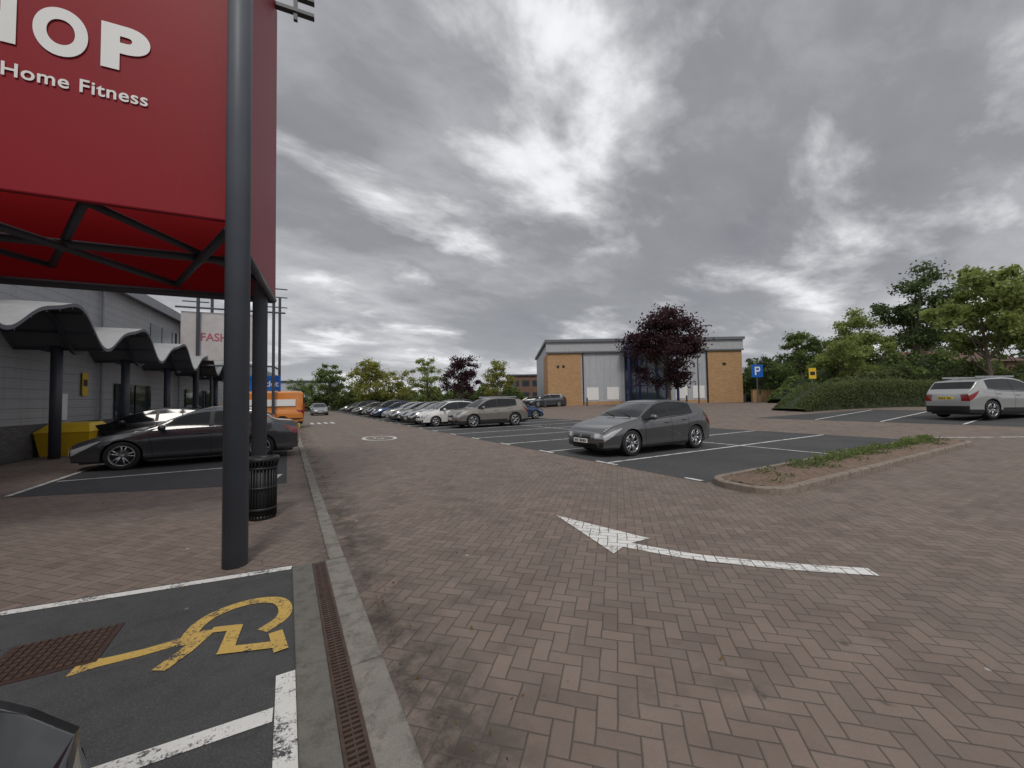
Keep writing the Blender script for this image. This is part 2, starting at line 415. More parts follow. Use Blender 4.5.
def leafmesh(name,cent,size,shade,mat,parent=None,flat=.0):
    n=len(cent)
    a=rng.normal(size=(n,3)); a/=np.linalg.norm(a,axis=1)[:,None]
    b=rng.normal(size=(n,3)); b-= (b*a).sum(1)[:,None]*a; b/=np.linalg.norm(b,axis=1)[:,None]
    s=size*rng.uniform(.55,1.25,(n,1)); a=a*s; b=b*s*.62
    v=np.stack([cent-a,cent-b*.9+a*.1,cent+a,cent+b*.9+a*.1],1).reshape(-1,3)
    me=bpy.data.meshes.new(name); me.vertices.add(4*n); me.vertices.foreach_set('co',v.ravel())
    me.loops.add(4*n); me.loops.foreach_set('vertex_index',np.arange(4*n,dtype=np.int32))
    me.polygons.add(n); me.polygons.foreach_set('loop_start',np.arange(0,4*n,4,dtype=np.int32))
    me.update(calc_edges=True)
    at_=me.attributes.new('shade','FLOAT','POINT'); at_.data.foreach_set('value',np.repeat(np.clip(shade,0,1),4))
    me.materials.append(mat); o=bpy.data.objects.new(name,me); sc.collection.objects.link(o)
    if parent: o.parent=parent
    return o
def tree(x,y,h,w,kind,name='deciduous_tree',base=.22,nclump=46,nleaf=9000,ls=None,z0=None,airy=0.,rz=None):
    z0=H(x) if z0 is None else z0
    e=empty(name,(x,y,z0),random.uniform(0,6.28) if rz is None else rz)
    mb=MB(); tr=h*.013+.05; top=h*.72; seg=7; pts=[]
    for i in range(seg+1):
        t=i/seg; pts.append(Vector((math.sin(t*2.3+x)*.03*h*t,math.cos(t*1.9+y)*.03*h*t,top*t-.05)))
    for i in range(seg): mb.tube(pts[i],pts[i+1],tr*(1-.8*i/seg)*(1.25 if i==0 else 1),tr*(1-.8*(i+1)/seg),8,cap=False)
    cz=h*(1+base)/2; ch=h*(1-base)/2
    cl=[]; lob=[(random.uniform(0,6.28),random.uniform(-.5,.9),random.uniform(.72,1.15)) for _ in range(7)]
    for i in range(nclump):
        d=np.array([random.gauss(0,1) for _ in range(3)]); d/=np.linalg.norm(d); rr=random.random()**.38
        zz=d[2]*rr; wf=1.0-.30*max(0,zz)-.15*max(0,-zz-.4)
        lf=1.0
        for a,b_,s in lob:
            dv=np.array([math.cos(a)*math.sqrt(1-b_*b_),math.sin(a)*math.sqrt(1-b_*b_),b_]); k=max(0,float(d@dv)); lf*=1+(s-1)*k**3
        c=np.array([d[0]*rr*w/2*wf*.9*lf,d[1]*rr*w/2*wf*.9*lf,cz+zz*ch*.92*lf])
        cr=w*random.uniform(.065,.14)*(1-.25*airy); cl.append((c,cr,random.random()))
        if i%2==0:
            st=pts[min(seg,max(2,int((c[2]-h*.25)/top*seg)))]; mid=(st+Vector(c))/2+Vector((0,0,-.04*h))
            mb.tube(st,mid,tr*.32,tr*.2,5,cap=False); mb.tube(mid,Vector(c),tr*.2,tr*.06,5,cap=False)
    mb.make('trunk_and_limbs',[M['wood']],e,smooth=True)
    per=nleaf//nclump; C=[];S=[]
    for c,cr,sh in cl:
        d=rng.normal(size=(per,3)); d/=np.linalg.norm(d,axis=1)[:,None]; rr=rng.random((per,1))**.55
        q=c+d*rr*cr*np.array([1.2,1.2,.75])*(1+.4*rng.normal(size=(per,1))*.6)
        C.append(q); S.append(.05+.42*sh+.35*(d[:,2]*rr[:,0]*.5+.5)+.2*rng.random(per))  # clump shading painted in: leaves lighter upwards, darker below
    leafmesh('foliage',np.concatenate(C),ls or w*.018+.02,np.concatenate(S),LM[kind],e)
    return e
def shrub_mass(name,path,width,height,kind,n,ls,lump=.25,core=True):
    """clipped hedge / shrub mass following a path"""
    e=empty(name,(0,0,0)); P=np.array(path,float); seg=np.linalg.norm(np.diff(P,axis=0),axis=1); cum=np.r_[0,np.cumsum(seg)]
    def onp(s):
        return np.interp(s,cum,P[:,0]),np.interp(s,cum,P[:,1])
    def hh(s): 
        endt=np.clip(np.minimum(s,cum[-1]-s)/max(.6,height*1.4),0.03,1)**.6
        return height*endt*(1+lump*(.6*np.sin(s*1.3)+.4*np.sin(s*2.9+1)))
    s=rng.random(n)*cum[-1]; th=rng.random(n)*math.pi; x,y=onp(s); x2,y2=onp(np.clip(s+.05,0,cum[-1])); x1,y1=onp(np.clip(s-.05,0,cum[-1]))
    tx,ty=x2-x1,y2-y1; q=np.hypot(tx,ty)+1e-9; nx,ny=-ty/q,tx/q
    c=np.sign(np.cos(th))*np.abs(np.cos(th))**.5; sn=np.abs(np.sin(th))**.5
    j=1+.04*rng.normal(size=n); off=c*width/2*j; z=sn*hh(s)*j
    zb=np.array([H(v) for v in x])
    cen=np.stack([x+nx*off,y+ny*off,zb+z],1)
    leafmesh('leaves',cen,ls,.2+.45*sn+.3*rng.random(n)-.1,LM[kind],e)  # hedge leaves coloured lighter towards the top, as painted shading
    if core:
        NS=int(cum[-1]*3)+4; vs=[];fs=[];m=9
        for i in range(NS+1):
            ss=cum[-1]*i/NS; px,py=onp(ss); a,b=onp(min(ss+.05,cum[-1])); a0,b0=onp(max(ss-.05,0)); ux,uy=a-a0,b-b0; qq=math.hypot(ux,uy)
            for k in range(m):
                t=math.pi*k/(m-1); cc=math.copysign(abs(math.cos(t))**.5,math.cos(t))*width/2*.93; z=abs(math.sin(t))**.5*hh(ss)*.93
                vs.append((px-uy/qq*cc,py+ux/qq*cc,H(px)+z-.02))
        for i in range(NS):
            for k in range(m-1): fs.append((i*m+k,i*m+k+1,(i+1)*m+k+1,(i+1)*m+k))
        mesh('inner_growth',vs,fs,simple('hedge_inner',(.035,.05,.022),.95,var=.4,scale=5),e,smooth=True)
    return e

tree(*at(70,-32.7),9.0,8.0,'green',nleaf=8000,base=.08)
tree(*at(67,-24.6),9.6,8.6,'yellow',nleaf=9000,base=.1)
tree(*at(64,-18.6),7.2,6.4,'yellow',nleaf=6000,base=.08)
tree(*at(60,-13.0),9.6,6.0,'light',nleaf=6000,airy=.5,base=.1)
tree(*at(57,-7.2),8.3,6.6,'purple',name='copper_tree',nleaf=9000,base=.08)
tree(*at(60,-2.1),8.0,5.6,'yellow',nleaf=7000,base=.1)
tree(*at(75,-41),6.5,6,'green',nleaf=4000)
shrub_mass('distant_hedge',[at(72,-40),at(72,-20),at(70,4)],4,2.8,'green',7000,.3,.35)
tree(*at(40,16.1),10.3,9.6,'purple',name='copper_tree',base=.15,nclump=64,nleaf=16000,ls=.16)
tree(*at(46,34.2),9.0,6.2,'green',nleaf=9000,base=.12)
tree(*at(50,32.0),6.4,5.5,'dark',nleaf=5000,base=.05)
tree(*at(43,38.3),10.6,6.8,'light',nleaf=11000,base=.2,nclump=44)
tree(*at(37,31.8),6.6,5.6,'light',nleaf=8000,base=.2)
tree(*at(44,46.2),15.6,8.6,'dark',nleaf=14000,base=.22,nclump=52)
tree(*at(30,36.9),10.7,9.4,'light',nleaf=13000,nclump=50,base=.36,airy=.7)
tree(*at(40,53.5),13.0,7.5,'green',nleaf=9000,base=.25)
tree(*at(54,43),8.5,8,'dark',nleaf=7000,base=.05)
tree(*at(58,62),11,10,'dark',nleaf=7000,base=.05)
shrub_mass('clipped_hedge',[at(25.5,18.0),at(26,21),at(25.6,24.5),at(25,29)],2.6,1.65,'hedge',28000,.055,.05)
shrub_mass('shrub_bank',[at(34,26.5),at(34,32),at(32,38),at(28,48)],3.6,2.5,'hedge',17000,.14,.3)
shrub_mass('shrub_bank',[at(40,28),at(41,35),at(40,52)],5,3.6,'green',13000,.2,.4)
shrub_mass('shrub_bank',[at(56,30),at(58,45),at(50,75)],6,4.5,'dark',8000,.4,.4)
def tufts(name,n,xr,yr,kind,ls,hz,parent=None):
    cx=rng.uniform(*xr,n//34); cy=rng.uniform(*yr,n//34); hgt=rng.uniform(.3,1.0,n//34)
    i=rng.integers(0,len(cx),n); a=rng.uniform(0,6.28,n); r=rng.random(n)**.6*.15
    zz=rng.random(n)**.7*hz*hgt[i]*(1.1-r*3)
    c=np.stack([cx[i]+r*np.cos(a),cy[i]+r*np.sin(a),.12+zz],1)
    return leafmesh(name,c,ls,.15+.6*zz/hz+.25*rng.random(n),LM[kind],parent)  # shading in the leaf colour, darker low in each tuft
tufts('ground_cover',3600,(8.6,16.8),(3.70,4.10),'green',.03,.20,isl)
tufts('ground_cover_sparse',1100,(6.9,16.8),(3.35,4.1),'hedge',.022,.11,isl)
n=620; x=np.where(rng.random(n)<.6,.56+np.abs(rng.normal(0,.16,n)),rng.uniform(-3,9,n)); y=rng.uniform(1,26,n)
leafmesh('fallen_leaves',np.stack([x,y,np.full(n,.022)],1),.014,rng.random(n),LM['dry'])

# ------------------------------------------------------------------ vehicles
SPEC={
'hatch':dict(L=4.27,W=1.80,H=1.46,xf=.84,xr=3.47,r=.335,
  T=[(0,.62),(.08,.70),(.3,.795),(.7,.885),(1.18,.965),(1.55,1.17),(1.95,1.36),(2.25,1.435),(2.55,1.46),(3.0,1.435),(3.45,1.365),(3.68,1.315),(3.72,1.28),(4.06,1.03),(4.16,.985),(4.27,.90)],
  B=[(0,.56),(.3,.70),(.8,.83),(1.2,.90),(1.6,.915),(3.0,.985),(3.5,1.05),(3.9,1.05),(4.27,.86)],
  win=(1.28,3.38),pil=[(2.36,2.45),(3.08,3.11)],ws=(1.20,2.05),rw=(3.74,4.07),yr=.64),
'sedan':dict(L=4.6,W=1.83,H=1.42,xf=.9,xr=3.68,r=.335,
  T=[(0,.60),(.08,.68),(.4,.79),(1.25,.94),(1.65,1.14),(2.1,1.345),(2.45,1.41),(2.8,1.42),(3.2,1.385),(3.6,1.275),(4.1,1.07),(4.4,1.035),(4.52,1.03),(4.6,.92)],
  B=[(0,.54),(.4,.70),(1.1,.86),(1.5,.895),(3.3,.95),(4.0,1.0),(4.6,.88)],
  win=(1.38,3.62),pil=[(2.55,2.65),(3.36,3.39)],ws=(1.27,2.2),rw=(3.45,4.1),yr=.63),
'suv':dict(L=4.45,W=1.84,H=1.66,xf=.88,xr=3.52,r=.365,
  T=[(0,.76),(.06,.86),(.25,.96),(.7,1.04),(1.08,1.09),(1.4,1.30),(1.78,1.53),(2.1,1.62),(2.6,1.66),(3.3,1.63),(3.8,1.56),(3.98,1.52),(4.02,1.48),(4.30,1.18),(4.38,1.12),(4.45,1.0)],
  B=[(0,.70),(.3,.87),(.8,.96),(1.2,1.02),(1.6,1.03),(3.0,1.08),(3.6,1.16),(4.0,1.20),(4.45,.96)],
  win=(1.2,3.66),pil=[(2.36,2.46),(3.26,3.30)],ws=(1.09,1.88),rw=(4.03,4.31),yr=.66),
'small':dict(L=3.7,W=1.66,H=1.5,xf=.72,xr=3.04,r=.30,
  T=[(0,.66),(.06,.74),(.3,.86),(.85,.98),(1.2,1.2),(1.55,1.41),(1.9,1.485),(2.4,1.5),(2.9,1.46),(3.25,1.38),(3.32,1.33),(3.5,1.08),(3.62,.97),(3.7,.88)],
  B=[(0,.60),(.3,.76),(.9,.9),(1.5,.93),(2.8,.98),(3.3,1.03),(3.7,.84)],
  win=(.98,3.1),pil=[(2.1,2.19),(2.78,2.8)],ws=(.87,1.65),rw=(3.33,3.54),yr=.66),
'van':dict(L=5.2,W=1.95,H=2.28,xf=.95,xr=4.1,r=.34,
  T=[(0,.85),(.1,.98),(.6,1.12),(.95,1.22),(1.4,1.75),(1.75,2.12),(2.2,2.25),(4.8,2.28),(5.15,2.24),(5.2,2.15)],
  B=[(0,.78),(.4,.98),(1.0,1.12),(5.2,1.15)],win=(1.1,2.15),pil=[],ws=(.98,1.7),rw=(9,9.1),yr=.83),
}
def paint(name,col,metal=.5,rough=.32):
    if name in _mc: return _mc[name]
    t=NT(name); p=t.pos(); nz=t.noise(p,2.5,4)
    c=t.mix(t.math('MULTIPLY',nz,.35),col,tuple(x*.75 for x in col))
    sp=t.n('ShaderNodeSeparateXYZ'); t.l(p,sp.inputs[0])
    dust=t.math('MULTIPLY',t.ramp(sp.outputs[2],[(.2,1),(.62,0)]),t.math('MULTIPLY',t.noise(p,4,4,.7),.5))
    c=t.mix(dust,c,(.12,.105,.09))
    _mc[name]=t.bsdf(c,t.math('ADD',rough,t.math('MULTIPLY',nz,.08)),metal,.9,coatr=.04); return _mc[name]
def car(name,x,y,spec,pm,rz=0,clad=False,z=None,flip=False,rails=False):
    S=SPEC[spec]; L_,W,Hh=S['L'],S['W'],S['H']; hw=W/2; r=S['r']; ra=r+.045
    z=H(x) if z is None else z
    e=empty(name,(x,y,z+.012),rz+(math.pi if flip else 0))
    def sm(P,xx,k=.05):
        px=[a for a,b in P]; pz=[b for a,b in P]
        return sum(np.interp(np.clip(xx+d*k,0,L_),px,pz) for d in (-1,-.5,0,.5,1))/5
    xs=sorted(set([round(v,4) for v in list(np.linspace(0,L_,84))+[c+ra*math.cos(a) for c in (S['xf'],S['xr']) for a in np.linspace(0,math.pi,17)]+[v for ab in S['pil'] for v in ab]]))
    sill=.20; nW=18
    def wid(xx): return hw*(1-.20*(max(0,.8-xx)/.8)**2.4-.13*(max(0,xx-(L_-.7))/.7)**2.4)
    def sidey(xx,zz,B,arch=0):
        t=(zz-.2)/(B-.2)
        f=np.interp(t,[0,.10,.2,.35,.55,.74,.79,.90,1],[.945,.975,.965,.972,.985,.998,.982,.962,.93])
        f+=.012*arch**.5*max(0,1-max(0,t-.55)/.35)
        return wid(xx)*f
    def archf(xx): return max(max(0,1-abs(xx-c)/(ra+.14)) for c in (S['xf'],S['xr']))
    def secs(xx):
        T=sm(S['T'],xx); B=min(sm(S['B'],xx),T-.012); w=wid(xx)
        zb=sill+.03*(max(0,.5-xx)/.5)+.06*(max(0,xx-L_+.5)/.5)
        for c in (S['xf'],S['xr']):
            if abs(xx-c)<ra: zb=max(zb,r+math.sqrt(max(0,ra*ra-(xx-c)**2)))
        zb=min(zb,B-.05)
        pts=[]
        for k in np.linspace(0,1,nW//2+3):
            zz=zb+(B-zb)*k; pts.append((sidey(xx,zz,B,archf(xx)),zz))
        nl=len(pts)
        yb=w*.93; yr=hw*S['yr']; ze=B+(T-B)*.955
        def yy(zz): 
            q=(zz-B)/(Hh-1.0 if spec!='van' else Hh-1.1); return yb-(yb-yr)*(.8*q+.2*q*q)
        for k in (.06,.35,.65,.90,1.0):
            zz=B+(ze-B)*k; pts.append((yy(zz)-(.006 if .2<k<.95 else 0),zz))
        ye=pts[-1][0]
        for fr in (.94,.80,.55,.28,0): pts.append((ye*fr,ze+(T-ze)*(1-fr**2.6)))
        return pts,T,B,zb,nl
    data=[secs(v) for v in xs]; nr=len(data[0][0]); nl=data[0][4]; full=2*nr-1
    vs=[];fs=[];ix=[]
    for xx,(pts,T,B,zb,_) in zip(xs,data):
        for (yy,zz) in pts: vs.append((xx-L_/2,-yy,zz))
        for (yy,zz) in pts[-2::-1]: vs.append((xx-L_/2,yy,zz))
    for i in range(len(xs)-1):
        xm=(xs[i]+xs[i+1])/2; T,B=data[i][1],data[i][2]
        for q in range(full-1):
            k=q if q<nr-1 else full-2-q
            m=0
            zz=(data[i][0][k][1]+data[i][0][k+1][1])/2
            if k<nl-1:
                if zz<.25 or (clad and (k<1 or zz<.40)): m=2
            elif nl<=k<=nl+2:
                if S['win'][0]<xm<S['win'][1] and T-B>.10: m=1
                for a,b in S['pil']:
                    if a<xm<b: m=2
            elif k>nl+4:
                if S['ws'][0]<xm<S['ws'][1]: m=1
                if S['rw'][0]<xm<S['rw'][1]: m=1
            a=i*full+q
            fs.append((a,a+full,a+full+1,a+1)); ix.append(m)
    for end in (0,1):
        st=0 if end==0 else len(xs)-1; pts,T,B,zb,_=data[st]; K=12; b0=len(vs); sg=-1 if end==0 else 1; bul=.17 if end==0 else .08
        for (yy,zz) in pts:
            s=max(0,math.sin(math.pi*min(1,max(0,(T-zz)/(T-zb)))))**.5
            for j in range(-K,K+1):
                vs.append((xs[st]-L_/2+sg*bul*(1-(abs(j)/K)**2.4)*s,yy*j/K,zz))
        for k in range(nr-1):
            zz=(pts[k][1]+pts[k+1][1])/2; tt=(zz-zb)/(T-zb)
            for j in range(2*K):
                yc=abs((j-K+.5)/K)*pts[k][0]; m=0
                if end==0:
                    if .10<tt<.30 and yc<.50: m=2
                    if .10<tt<.36 and .56<yc: m=2
                    if .60<tt<.86 and yc<.36: m=2
                    if .62<tt<.95 and yc>.46: m=3
                else:
                    if tt<(.36 if clad else .22): m=2
                    if .62<tt<.93 and yc>.50: m=4
                a=b0+k*(2*K+1)+j; f=(a,a+1,a+2*K+2,a+2*K+1)
                fs.append(f if end else f[::-1]); ix.append(m)
    mesh('body',vs,fs,[pm,M['glass'],M['black'],M['lamp'],M['tail']],e,ix,smooth=True)
    lv=[];lf=[];li=[]
    for s in (-1,1):
        for (xa,xb,mi) in ((.0,.52,0),(L_-.38,L_,1)):
            N=12; b=len(lv)
            for i in range(N+1):
                xx=xa+(xb-xa)*i/N; B=min(sm(S['B'],xx),sm(S['T'],xx)-.012); u=(i/N) if mi==0 else 1-i/N
                if mi==0: hi=B-.012; lo=hi-.135*(1-u)**.7-.012
                else: hi=B-.04; lo=hi-.19*(1-u**1.6)-.01
                for k in range(4):
                    zz=lo+(hi-lo)*k/3; lv.append((xx-L_/2,s*(sidey(xx,zz,B,archf(xx))+.006),zz))
            for i in range(N):
                for k in range(3): lf.append((b+i*4+k,b+i*4+k+1,b+i*4+5+k,b+i*4+4+k)); li.append(mi)
    mesh('lamps',lv,lf,[M['lamp'],M['tail']],e,li,smooth=True)
    mb=MB(); mb.box(-L_/2+.12,L_/2-.12,-hw+.25,hw-.25,.17,.60,0); mb.box(-L_/2+S['xf']+ra,-L_/2+S['xr']-ra,-hw+.07,hw-.07,.19,.3,0)
    mb.make('underbody',[M['black']],e)
    mb=MB(); fz=.36 if spec!='suv' else .46; px=-L_/2-.165
    mb.box(px-.012,px+.03,-.26,.26,fz,fz+.11,0); rzp=.66 if spec in('hatch','small') else .78
    mb.box(L_/2+.06,L_/2+.095,-.26,.26,rzp,rzp+.11,1)
    for q in range(7):
        if q==4: continue
        mb.box(px-.014,px-.012,-.225+q*.064,-.185+q*.064,fz+.025,fz+.085,2); mb.box(L_/2+.095,L_/2+.097,-.225+q*.064,-.185+q*.064,rzp+.025,rzp+.085,2)
    T0=S['T'][0][1]
    mb.box(px+.005,px+.03,-.33,.33,T0-.09,T0-.08,3); mb.tube((px-.005,0,T0-.085),(px+.02,0,T0-.085),.045,n=14,mi=3)
    mb.make('number_plates',[M['pw'],M['py'],M['black'],M['alloy']],e)
    tv=[];tf=[]
    for s in (-1,1):
        pv=None
        for xx,dd in zip(xs,data):
            if not (S['win'][0]-.05<xx<S['win'][1]+.02): pv=None; continue
            yy,zz=dd[0][nl-1]; b=len(tv); tv+=[(xx-L_/2,s*(yy+.003),zz-.006),(xx-L_/2,s*(yy+.001),zz+.014)]
            if pv is not None: tf.append((pv,b,b+1,pv+1))
            pv=b
    mesh('window_trim',tv,tf,M['black'],e)
    mb=MB()
    for s in (-1,1):
        mx=S['ws'][0]+.36-L_/2; mzz=float(sm(S['B'],S['ws'][0]+.42))+.07
        mb.lathe([(0,-.11),(.05,-.10),(.072,-.05),(.075,.04),(.055,.09),(0,.10)],(mx,s*(hw+.07),mzz),'y',12,0)
        mb.box(mx-.02,mx+.03,min(s*(hw-.10),s*hw),max(s*(hw-.10),s*hw),mzz-.06,mzz-.03,1)
    mb.make('mirrors',[pm,M['black']],e,smooth=True)
    sv=[];sf=[]
    seams=[S['ws'][0]+.10,(S['pil'][0][0]+.05) if S['pil'] else 2.2]+([S['pil'][1][0]+.06] if S['pil'] else [])
    for si,xx in enumerate(seams):
        for s in (-1,1):
            b=len(sv)
            for kk in range(nl):
                x2=xx+(.10*(1-kk/(nl-1)) if si==0 else 0)
                yy,zz=secs(x2)[0][kk]
                sv+= [(x2-L_/2-.006,s*(yy+.002),zz),(x2-L_/2+.006,s*(yy+.002),zz)]
            for q in range(nl-1): sf.append((b+2*q,b+2*q+1,b+2*q+3,b+2*q+2))
    mesh('door_seams',sv,sf,M['black'],e)
    mb=MB()
    for xx in seams[1:]:
        B=float(sm(S['B'],xx)); zz=B-.13; yy=secs(xx-.2)[0][nl-3][0]
        for s in (-1,1): mb.box(xx-L_/2-.27,xx-L_/2-.09,min(s*(yy-.01),s*(yy+.03)),max(s*(yy-.01),s*(yy+.03)),zz-.012,zz+.012,0)
    if rails:
        for s in (-1,1): mb.box(-L_/2+1.9,-L_/2+3.8,s*.58-.018,s*.58+.018,Hh-.03,Hh+.035,1)
    mb.tube((L_/2-1.0,0,Hh-.10),(L_/2-.85,0,Hh+.02),.012,n=6)
    mb.make('handles',[pm,M['alloy']],e,bevel=.006)
    mb=MB(); x0=S['ws'][0]
    for yy in (-.45,.15):
        za=secs(x0+.05)[1]+.004
        mb.tube((x0+.02-L_/2,yy,za),(x0+.22-L_/2,yy+.52,secs(x0+.22)[1]-.005),.01,n=5)
    mb.make('wipers',[M['black']],e)
    for wx in (S['xf'],S['xr']):
        for s in (-1,1):
            w=empty('wheel',(wx-L_/2,s*(hw-.115),r),0 if s<0 else math.pi,e); w.rotation_euler[1]=random.uniform(0,1.2)
            mb=MB(); rr=r*.72
            mb.lathe([(rr*.98,-.09),(r*.93,-.105),(r*.985,-.085),(r,-.05),(r,.05),(r*.985,.085),(r*.9,.10)],(0,0,0),'y',36,0)
            mb.lathe([(rr*1.0,-.088),(rr*.99,-.10),(rr*.93,-.095),(rr*.90,-.05),(rr*.88,.05)],(0,0,0),'y',36,1)
            mb.lathe([(rr*.9,-.01),(0,-.01)],(0,0,0),'y',36,2)
            mb.lathe([(rr*.62,-.02),(rr*.62,-.035),(.0,-.035)],(0,0,0),'y',24,3)
            mb.lathe([(0,-.088),(.05,-.085),(.06,-.07),(.06,-.02)],(0,0,0),'y',14,1)
            for q in range(5):
                a=2*math.pi*q/5
                for da in (-.14,.14):
                    a1=a+da*.55; a2=a+da*1.5
                    p0=Vector((math.cos(a1)*.04,-.075,math.sin(a1)*.04)); p1=Vector((math.cos(a2)*rr*.93,-.085,math.sin(a2)*rr*.93))
                    mb.tube(p0,p1,.020,.017,6,1)
            mb.make('tyre_and_rim',[M['rubber'],M['alloy'],M['black'],M['brake']],w,smooth=True)
    return e
P_grey=paint('paint_gunmetal',(.125,.125,.13),.6,.27)
P_dgrey=paint('paint_dark_grey',(.065,.07,.08),.6,.3)
P_black=paint('paint_black',(.012,.013,.015),.2,.25)
P_white=paint('paint_white',(.72,.72,.71),0,.35)
P_silver=paint('paint_silver',(.34,.35,.36),.6,.3)
P_beige=paint('paint_taupe',(.28,.255,.23),.6,.3)
P_blue=paint('paint_blue',(.015,.045,.12),.5,.3)
P_or=paint('paint_orange',(.66,.22,.03),0,.35)
P_pearl=paint('paint_pearl',(.40,.405,.40),.45,.3)
car('parked_car',9.08,8.15,'hatch',P_grey)
car('parked_car',10.15,20.4,'suv',P_beige,rails=True,clad=True)
row=[(22.9,'small',P_white,-.3),(25.3,'hatch',P_black,-.1),(27.8,'hatch',P_black,.1),(30.2,'sedan',P_dgrey,0),(32.7,'hatch',P_silver,0),(37.6,'hatch',P_blue,0),(40,'suv',P_black,0),(42.5,'hatch',P_dgrey,0),(47.4,'sedan',P_black,0),(49.8,'hatch',P_silver,0),(54.7,'suv',P_black,0),(62,'hatch',P_dgrey,0)]
for y,s,p,dx in row: car('parked_car',9.0+dx,y,s,p)
for y,s,p in [(25.3,'hatch',P_blue),(35.1,'suv',P_dgrey),(42.5,'hatch',P_black)]: car('parked_car',14.8,y,s,p,flip=True)
car('parked_car',-2.05,13.75,'sedan',P_dgrey,rz=.03)
car('parked_car',-2.35,16.3,'hatch',P_dgrey)
car('parked_car',-4.2,18.8,'hatch',P_black)
car('parked_car',-2.9,21.0,'hatch',P_white)
car('parked_car',-2.7,23.5,'hatch',P_black)
v=car('delivery_van',-1.75,28.0,'van',P_or,clad=True)
mb=MB()
mb.box(-.3,2.2,-.955,-.94,1.35,1.75,0); mb.box(-.6,2.58,-.985,-.97,.55,.62,1); mb.box(2.6,2.70,-.7,-.05,1.35,1.85,1); mb.box(2.6,2.70,.05,.7,1.35,1.85,1)
mb.box(2.6,2.69,-.95,-.84,.95,1.5,2); mb.box(2.6,2.69,.84,.95,.95,1.5,2); mb.box(.6,.615,-.99,-.93,.4,1.3,1)
mb.make('van_fittings',[M['white'],M['black'],M['tail']],v)
car('parked_car',-2.64,.95,'hatch',P_black,flip=True)
car('car_driving',3.4,53,'hatch',P_silver,rz=R(90))
s_=car('parked_car',26.7,4.35,'suv',P_pearl,rz=R(-24),flip=True,rails=True,clad=True); s_.scale=(.98,1.0,1.06)
for d,l,s,p in [(52,2.2,'hatch',P_black),(50,4.6,'suv',P_dgrey)]:
    xx,yy=at(d,l); car('parked_car',xx,yy,s,p,rz=R(-30))

# ------------------------------------------------------------------ red entrance sign canopy
cn=empty('red_shop_sign_canopy',(-.425,4.63,0),R(-6))
mb=MB()
mb.tube((0,0,0),(0,0,9.2),.105,n=32); mb.tube((-.25,2.80,0),(-.25,2.80,9.2),.105,n=24)
mb.tube((-5.6,.0,0),(-5.6,.0,9.2),.105,n=24); mb.tube((-5.6,2.80,0),(-5.6,2.80,9.2),.105,n=24)
mb.make('posts',[M['steel']],cn,smooth=True)
mb=MB(); mb.box(-5.5,-.125,.20,.26,3.42,8.4); mb.make('front_panel',[M['red']],cn,bevel=.015)
mb=MB(); mb.box(-5.5,-.125,3.03,3.09,3.30,8.4); mb.make('back_panel',[M['red_lit']],cn)
mb=MB(); mb.box(-.12,-.075,.20,3.09,3.36,8.4); mb.make('side_panel',[M['red']],cn)
mb=MB(); mb.box(-5.56,-5.51,.20,3.09,3.36,8.4); mb.make('side_panel_far',[M['red_lit']],cn)
mb=MB(); z=3.34
mb.tube((-5.6,3.0,z-.06),(-.1,3.0,z-.06),.055); mb.tube((-.1,.15,z-.02),(-.1,3.05,z-.05),.05)
zig=[(-.15,.35),(-1.35,2.9),(-2.6,.35),(-3.9,2.9),(-5.2,.35)]
for a,b in zip(zig[:-1],zig[1:]): mb.tube((a[0],a[1],z+.05),(b[0],b[1],z+.05),.045)
zig=[(-.2,2.7),(-1.3,.4),(-2.7,2.85),(-4,.4),(-5.3,2.85)]
for a,b in zip(zig[:-1],zig[1:]): mb.tube((a[0],a[1],z+.16),(b[0],b[1],z+.16),.04)
mb.tube((-5.6,1.6,z+.1),(-.12,1.6,z+.1),.05)
mb.make('truss',[M['dsteel']],cn,smooth=True)
mb=MB()
for q in (8.28,8.55):
    mb.box(-.9,.52,2.80,2.90,q,q+.06)
mb.box(.20,.26,2.82,2.88,8.15,8.8); mb.make('mast_arms',[M['dsteel']],cn)
def text(body,loc,size,mat,parent,bold=0,sx=1,rot=(math.pi/2,0,0),align='RIGHT',sp=1):
    c=bpy.data.curves.new('lettering','FONT'); c.body=body; c.size=size; c.align_x=align; c.offset=bold; c.extrude=.002; c.space_character=sp
    c.materials.append(mat); o=bpy.data.objects.new('lettering',c); sc.collection.objects.link(o); o.parent=parent; o.location=loc; o.rotation_euler=rot; o.scale=(sx,1,1); return o
text('P',(-.79,.19,4.75),.56,M['white'],cn,bold=.028,sx=1.20)
text('O',(-1.21,.19,4.75),.56,M['white'],cn,bold=.028,sx=.78)
text('H',(-1.66,.19,4.75),.56,M['white'],cn,bold=.028,sx=.88)
text('S',(-2.14,.19,4.75),.56,M['white'],cn,bold=.028,sx=1.0)
text('For Home Fitness',(-.77,.19,4.43),.172,M['white'],cn,bold=.0025,sx=.98,sp=1.06)
mb=MB(); 
for a in (-3.7,-2.75): mb.box(a,a+.006,.195,.2,3.42,8.4)
mb.make('panel_joints',[simple('joint_dark',(.10,.005,.008),.6)],cn)

